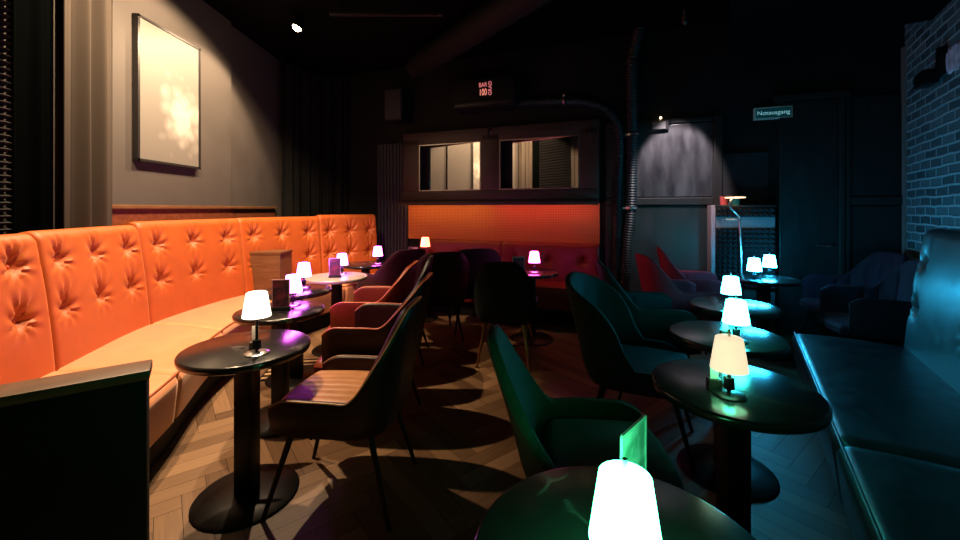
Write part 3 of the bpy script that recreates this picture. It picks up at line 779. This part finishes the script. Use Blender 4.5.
# ------------------------------------------------------------------ chairs
def shell_path(w, a, xf, n=46):
    """plan centreline from one front tip round the back to the other; returns (x, y) list"""
    b = w / 2; pts = []; ex = 2 / 3.4
    for k in range(10): pts.append((xf * (1 - k / 10), -b * (1 - .06 * (1 - k / 10) ** 2)))
    for k in range(n + 1):
        ph = -PI / 2 + PI * k / n
        c, s = math.cos(ph), math.sin(ph)
        pts.append((-a * abs(c) ** ex, b * math.copysign(abs(s) ** ex, s)))
    for k in range(1, 11): pts.append((xf * k / 10, b * (1 - .06 * (k / 10) ** 2)))
    return pts
def chair_meshes(kind):
    P = dict(
        low=dict(w=.54, a=.28, xf=.25, sf=.29, seat=.515, back=.965, arm=.575, tip=.53, t0=.14, t1=.52, lean=.055, ribs=0),
        velvet=dict(w=.54, a=.26, xf=.23, sf=.27, seat=.50, back=.945, arm=.56, tip=.52, t0=.10, t1=.46, lean=.15, ribs=0),
        arm=dict(w=.60, a=.30, xf=.20, sf=.30, seat=.485, back=.98, arm=.715, tip=.66, t0=.20, t1=.54, lean=.08, ribs=0),
        ribarm=dict(w=.60, a=.30, xf=.22, sf=.30, seat=.475, back=1.0, arm=.715, tip=.66, t0=.20, t1=.52, lean=.08, ribs=14),
        oval=dict(w=.62, a=.29, xf=.20, sf=.30, seat=.49, back=1.0, arm=.53, tip=.50, t0=.04, t1=.66, lean=.11, ribs=0))[kind]
    path = shell_path(P['w'], P['a'], P['xf'], 90 if P['ribs'] else 46)
    L_ = [0]
    for p, q in zip(path, path[1:]): L_.append(L_[-1] + math.hypot(q[0] - p[0], q[1] - p[1]))
    half = L_[-1] / 2; th = .042; zb = .395
    loops = []; rim = []
    n = len(path)
    for i, (x, y) in enumerate(path):
        p, q = path[max(0, i - 1)], path[min(n - 1, i + 1)]
        tx, ty = q[0] - p[0], q[1] - p[1]; l = math.hypot(tx, ty); nx, ny = -ty / l, tx / l
        # outward = away from (0,0)
        if nx * (x - .02) + ny * y < 0: nx, ny = -nx, -ny
        t = abs(L_[i] - half) / half
        top = P['arm'] + (P['back'] - P['arm']) * (1 - smooth01((t - P['t0']) / (P['t1'] - P['t0'])))
        top -= .018 * (t / .3) ** 2 if t < .3 else .018 * max(0, 1 - (t - .3) / .3)
        if kind == 'oval':
            top = P['arm'] + (P['back'] - P['arm']) * max(0, 1 - (t / .66) ** 2.3) ** .62
        if t > .86: top = top + (P['tip'] - top) * ((t - .86) / .14) ** 2
        thk = th * (1 - .25 * smooth01((t - .2) / .5)) * (1 if t < .95 else max(.35, (1 - t) / .05))
        bk = max(0, -nx)                                             # how much it faces backwards
        def off(z): 
            h = (z - zb) / .6
            return -.035 * (1 - min(1, max(0, (z - zb) / .12))) ** 2 + (P['lean'] * bk + .02) * h ** 1.25 if z >= zb else -.035
        loop = []; nv = 12; zt = top - thk / 2
        for j in range(nv + 1):
            z = zb + (zt - zb) * j / nv; o = off(z) + thk / 2
            loop.append((x + nx * o, y + ny * o, z))
        ot = off(zt)
        for c in range(1, 6):
            an = PI * c / 6; o = ot + thk / 2 * math.cos(an); loop.append((x + nx * o, y + ny * o, zt + thk / 2 * math.sin(an)))
        for j in range(nv, -1, -1):
            z = zb + (zt - zb) * j / nv; o = off(z) - thk / 2
            if P['ribs'] and t < .6:
                o += .009 * (abs(math.sin(P['ribs'] * PI * (L_[i] / (2 * half)))) ** .5 - 1) * min(1, max(0, (zt - z) / .05)) * -1.9
            loop.append((x + nx * o, y + ny * o, z))
        loops.append(loop); rim.append((x + nx * (ot + thk * .36), y + ny * (ot + thk * .36), zt + thk * .40))
    bm = B(); grid_loop(bm, loops); out = {'backrest': bm}
    out['piping'] = tube(B(), rim, .0045, 8)
    # seat cushion
    bm = B(); sx0, sx1, sw = -P['a'] + .05, P['sf'], P['w'] / 2 - .02
    nu, nv = 40, 28
    def pt(u, v, z):
        # square -> rounded square
        X = u * math.sqrt(max(0, 1 - .22 * v * v)); Y = v * math.sqrt(max(0, 1 - .16 * u * u)); 
        return ((sx0 + sx1) / 2 + X * (sx1 - sx0) / 2, Y * sw, z)
    top_, bot = [], []
    for i in range(nu + 1):
        u = -1 + 2 * i / nu; rt, rbm = [], []
        for j in range(nv * 2 + 1):
            v = -1 + j / nv; e_ = max(abs(u), abs(v)); z = P['seat'] + .012 * (1 - u * u) * (1 - v * v) - .03 * max(0, (e_ - .86) / .14) ** 2
            if kind in ('low', 'ribarm'): z += .0045 * (abs(math.sin(v * PI * 4.5)) ** .6 - 1) * (1 if e_ < .9 else 0)
            rt.append(bm.verts.new(pt(u, v, z))); rbm.append(bm.verts.new(pt(u * .97, v * .97, .40)))
        top_.append(rt); bot.append(rbm)
    for A in (top_, bot):
        for i in range(nu):
            for j in range(nv * 2): bm.faces.new((A[i][j], A[i + 1][j], A[i + 1][j + 1], A[i][j + 1]))
    m_ = nv * 2
    edge = [(i, 0) for i in range(nu)] + [(nu, j) for j in range(m_)] + [(i, m_) for i in range(nu, 0, -1)] + [(0, j) for j in range(m_, 0, -1)]
    for k, (i, j) in enumerate(edge):
        i2, j2 = edge[(k + 1) % len(edge)]; bm.faces.new((top_[i][j], top_[i2][j2], bot[i2][j2], bot[i][j]))
    out['seat'] = bm
    for k, (sx, sy) in enumerate(((1, 1), (1, -1), (-1, 1), (-1, -1))):
        out['leg%d' % k] = tube(B(), [(sx * .18, sy * .17, .405), (sx * .295 - (.0 if sx > 0 else 0), sy * .235, .0)], [.016, .010], 12)
    return out
def chair(kind, x, y, rz, seat_m, shell_m, leg_m, label, group='upholstered chairs', piping=None, sc=1.0):
    t = thing('armchair' if 'arm' in kind else 'dining_chair', label, 'chair', (x, y, 0), R(rz), group)
    key = ('ch', kind)
    if key not in _cache:
        _cache[key] = {}
        for n_, bm in chair_meshes(kind).items(): _cache[key][n_] = mesh_of(n_.rstrip('0123'), bm, M['ink'])
    D = _cache[key]
    def inst(n_, m, parent):
        me = shared((kind, n_, m), lambda: D[n_].copy()); me.materials[0] = M[m]
        return obj(n_.rstrip('0123'), me, None, parent)
    b = inst('backrest', shell_m, t); inst('piping', piping or shell_m, b)
    inst('seat', seat_m, t)
    for k in range(4): inst('leg%d' % k, leg_m, t)
    if sc != 1: t.scale = (sc,) * 3
    return t
# left row, backs to the aisle
chair('low', -.675, 2.05, 175, 'tan', 'maroon', 'black_metal', 'tan ribbed leather chair with dark legs, nearest the white lamp table', 'leather chairs along the banquette tables', piping='tan')
chair('arm', -.74, 2.72, 178, 'rust', 'maroon', 'black_metal', 'maroon leather armchair second in the banquette row, behind the tan chair', 'leather chairs along the banquette tables', piping='rust_trim')
chair('arm', -.94, 3.38, 180, 'rust', 'rust', 'black_metal', 'rust leather armchair third in the banquette row', 'leather chairs along the banquette tables', piping='rust_trim')
chair('low', -.82, 3.91, 182, 'ink', 'black_hide', 'black_metal', 'black chair fourth in the banquette row, facing the pale topped table', 'leather chairs along the banquette tables')
chair('arm', -1.06, 4.70, 140, 'plum', 'plum', 'black_metal', 'plum armchair facing the farthest corner table of the banquette', 'leather chairs along the banquette tables')
# middle, backs to the viewer
chair('arm', -.49, 4.54, 108, 'maroon', 'maroon', 'black_metal', 'maroon chair with its back to us, facing the orange lamp table', 'chairs facing the mirror wall')
chair('arm', -.10, 4.90, 100, 'ink', 'ink', 'black_metal', 'black armchair between the maroon chair and the brass legged one', 'chairs facing the mirror wall')
chair('low', .26, 3.86, 78, 'green', 'ink', 'brass', 'dark chair on brass legs with its back to us, centre of room', 'chairs facing the mirror wall')
# right row, facing the petrol bench
chair('velvet', .455, 1.56, -6, 'green', 'green', 'brass', 'bottle green velvet chair nearest the blazing green lamp', 'velvet chairs facing the petrol bench')
chair('oval', .985, 2.50, -26, 'teal', 'teal', 'black_metal', 'teal velvet chair with tall rounded back behind the green one', 'velvet chairs facing the petrol bench')
chair('ribarm', 1.34, 3.14, -10, 'teal', 'teal', 'black_metal', 'teal velvet armchair between rounded back chair and crimson chairs', 'velvet chairs facing the petrol bench')
chair('ribarm', 1.90, 3.74, -4, 'plum', 'crimson', 'black_metal', 'crimson channel backed armchair, the nearer of the crimson pair', 'velvet chairs facing the petrol bench')
chair('ribarm', 2.34, 4.32, -20, 'crimson', 'crimson', 'black_metal', 'crimson channel backed armchair, the farther of the pair near the panelled wall', 'velvet chairs facing the petrol bench')
chair('ribarm', 3.28, 3.44, 158, 'navy', 'navy', 'black_metal', 'navy channel backed armchair beyond the end of the petrol bench', 'navy armchairs by the brick wall')
chair('ribarm', 3.62, 4.03, 165, 'navy', 'navy', 'black_metal', 'navy armchair farthest right, in the corner by the brick wall', 'navy armchairs by the brick wall')

# flat slat frames that draw the pale stripes on the floor
def slatwork(x, y, w, d_, rz, label):
    t = thing('floor_vent', label, 'vent', (x, y, 0), rz, 'slatted floor vents')
    bm = B()
    for q in ((-w / 2, w / 2, -d_ / 2, -d_ / 2 + .015), (-w / 2, w / 2, d_ / 2 - .015, d_ / 2), (-w / 2, -w / 2 + .015, -d_ / 2, d_ / 2), (w / 2 - .015, w / 2, -d_ / 2, d_ / 2)): box(bm, q[0], q[1], q[2], q[3], 0, .014)
    obj('frame', bm, 'dark', t, smooth=False)
    n = int(d_ / .07)
    for k in range(n):
        yy = -d_ / 2 + d_ * (k + .5) / n; obj('slat', box(B(), -w / 2 + .015, w / 2 - .015, yy - .018, yy + .018, .001, .011), 'slat', t, smooth=False)
    obj('back', box(B(), -w / 2 + .01, w / 2 - .01, -d_ / 2 + .01, d_ / 2 - .01, 0.0005, .001), 'black_paint', t, smooth=False)
slatwork(-1.62, 3.58, .5, .42, R(10), 'slatted floor vent glimpsed under the second banquette table')
slatwork(.27, 4.45, .34, .5, R(-8), 'slatted floor vent behind the brass legged chair')

# ------------------------------------------------------------------ brick wall fitting
def bp(t, out, z): p = c0 + bd * t + bn * out; return Vector((p.x, p.y, z))
def brick_at(px, py, out=0.0):
    k = (px - CX) / F; Y = (BN - out) / (.839 * k - .545); p = Vector((k * Y, Y, 0)); return (p - c0).dot(bd), EYE - (py - HY) * Y / F
t0, z0 = brick_at(924, 77, .1)
wl = thing('wall_spotlight', 'black spotlight on an arm fixed to the brick wall near the ceiling', 'light')
obj('housing', box(B(), t0 - .12, t0 + .10, .04, .14, z0 - .08, z0 + .04, BM_, .01), 'black_metal', wl)
obj('bracket', box(B(), t0 - .16, t0 - .10, .0, .06, z0 - .02, z0 + .20, BM_, .008), 'black_metal', wl)
# torn plaster patch left on the bricks, lilac light put into its colour
t1, z1 = brick_at(953, 58)
bm = B(); ring = []
for k in range(44):
    an = 2 * PI * k / 44; rr = 1 + .32 * math.sin(3 * an + 1) * random.random() + random.uniform(-.25, .2)
    ring.append((t1 + math.cos(an) * .30 * rr, z1 + math.sin(an) * .10 * rr))
for o_, in ((.012,),):
    a_ = [bm.verts.new(bp(t, .0, z)) for t, z in ring]; b_ = [bm.verts.new(bp(t1 + (t - t1) * .94, .014, z1 + (z - z1) * .9)) for t, z in ring]
    c_ = bm.verts.new(bp(t1, .02, z1))
    for k in range(44): bm.faces.new((a_[k], a_[(k + 1) % 44], b_[(k + 1) % 44], b_[k])); bm.faces.new((b_[k], b_[(k + 1) % 44], c_))
o = obj('plaster_patch', bm, mottled('pale_plaster', (.75, .72, .85), (.25, .24, .3), 14, (.6, .8), bmp=.6)); tag(o, 'torn pale plaster patch on the brick wall by the black spotlight', 'plaster')

# ------------------------------------------------------------------ ceiling fittings and light
def spot(loc, aim, energy, col, size, blend, label, r=.055, radius=.03, lens_s=40, stem_to=CEIL, vis=True):
    loc = Vector(loc); d_ = (Vector(aim) - loc).normalized()
    rot = Vector((0, 0, -1)).rotation_difference(d_).to_matrix().to_4x4()
    t = thing('ceiling_spotlight', label, 'light', (0, 0, 0), 0, 'ceiling spotlights')
    bm = B(); lathe(bm, [(0, .13), (r * .7, .13), (r, .10), (r, 0), (r * .9, 0), (r * .85, .02), (0, .025)], 28)
    bmesh.ops.transform(bm, matrix=Matrix.Translation(loc) @ rot, verts=bm.verts); obj('housing', bm, 'black_metal', t)
    bm = B(); lathe(bm, [(0, .03), (r * .93, .012), (r * .93, -.002), (r * .7, -.022), (r * .35, -.034), (0, -.038)], 28)
    bmesh.ops.transform(bm, matrix=Matrix.Translation(loc) @ rot, verts=bm.verts); obj('lens', bm, glow('lens_' + str(round(loc.y, 2)), col, lens_s) if lens_s > 1 else mat('dim_lens', (.02, .02, .02), .4), t)
    top = loc - d_ * .11
    obj('stem', tube(B(), [top, Vector((top.x, top.y, stem_to))], .012), 'black_metal', t)
    li = bpy.data.lights.new('spot', 'SPOT'); li.energy = energy; li.color = col; li.spot_size = R(size); li.spot_blend = blend; li.shadow_soft_size = radius
    lo = bpy.data.objects.new('spot_light', li); COL.objects.link(lo); lo.location = loc + d_ * .05; lo.rotation_euler = d_.to_track_quat('-Z', 'Y').to_euler()
WARM = (1.0, .70, .42)
spot((-2.08, 4.60, 3.48), (-3.2, 4.0, .6), 290, WARM, 106, .3, 'small warm ceiling spotlight visible top left above the banquette corner')
spot((-1.92, 3.62, 3.50), (-3.35, 3.62, .6), 430, WARM, 130, .3, 'warm ceiling spotlight just above the picture, beside the taupe wall')
spot((-1.85, 2.42, 3.52), (-3.2, 2.42, .6), 430, WARM, 122, .3, 'warm ceiling spotlight above the near end of the orange banquette')
# added spot, no fixture known there, washing the worn panel by the pipes
pp = WM @ Vector((ws(676)[0], 0, 1.9)); q = pp + NW * 1.0 + Vector((0, 0, 1.4))
spot(q, pp - Vector((0, 0, .22)), 420, (1.0, .86, .92), 38, .35, 'ceiling spotlight over the worn enamel panel beside the pipes', r=.035, lens_s=.5)

# ceiling track and duct
o = obj('ceiling_track', box(B(), -1.6, -.4, 4.3, 4.34, 3.48, 3.52, None, .004), 'dark'); tag(o, 'thin black track bar under the ceiling right of the lit spotlight', 'track')
for xx in (-1.5, -.5):
    obj('drop_rod', tube(B(), [(xx, 4.32, 3.515), (xx, 4.32, CEIL)], .008), 'dark', o)
o = obj('ventilation_duct', tube(B(), [(-.9, 5.7, 3.42), (.9, 3.1, 3.42)], .16, 24), 'black_paint'); tag(o, 'black round duct crossing the dark ceiling', 'duct')

# ------------------------------------------------------------------ world, camera, view
w = bpy.data.worlds.new('world'); SC.world = w; w.use_nodes = True
bg = w.node_tree.nodes['Background']; bg.inputs['Color'].default_value = (.02, .05, .05, 1); bg.inputs['Strength'].default_value = .05
cam = bpy.data.cameras.new('camera'); co = bpy.data.objects.new('camera', cam); COL.objects.link(co)
cam.sensor_width = 36; cam.lens = 36 * F / 960; cam.shift_y = -(270 - HY) / 960; cam.clip_start = .02
co.location = (0, 0, EYE); co.rotation_euler = (R(90), 0, 0)
SC.camera = co
SC.view_settings.view_transform = 'Standard'; SC.view_settings.look = 'None'; SC.view_settings.gamma = 1; SC.view_settings.use_curve_mapping = False
SC.view_settings.exposure = 0.0
try:
    SC.cycles.diffuse_bounces = 1
    SC.cycles.use_denoising = True; SC.cycles.denoiser = 'OPENIMAGEDENOISE'
    SC.cycles.sample_clamp_indirect = 6
except Exception: pass
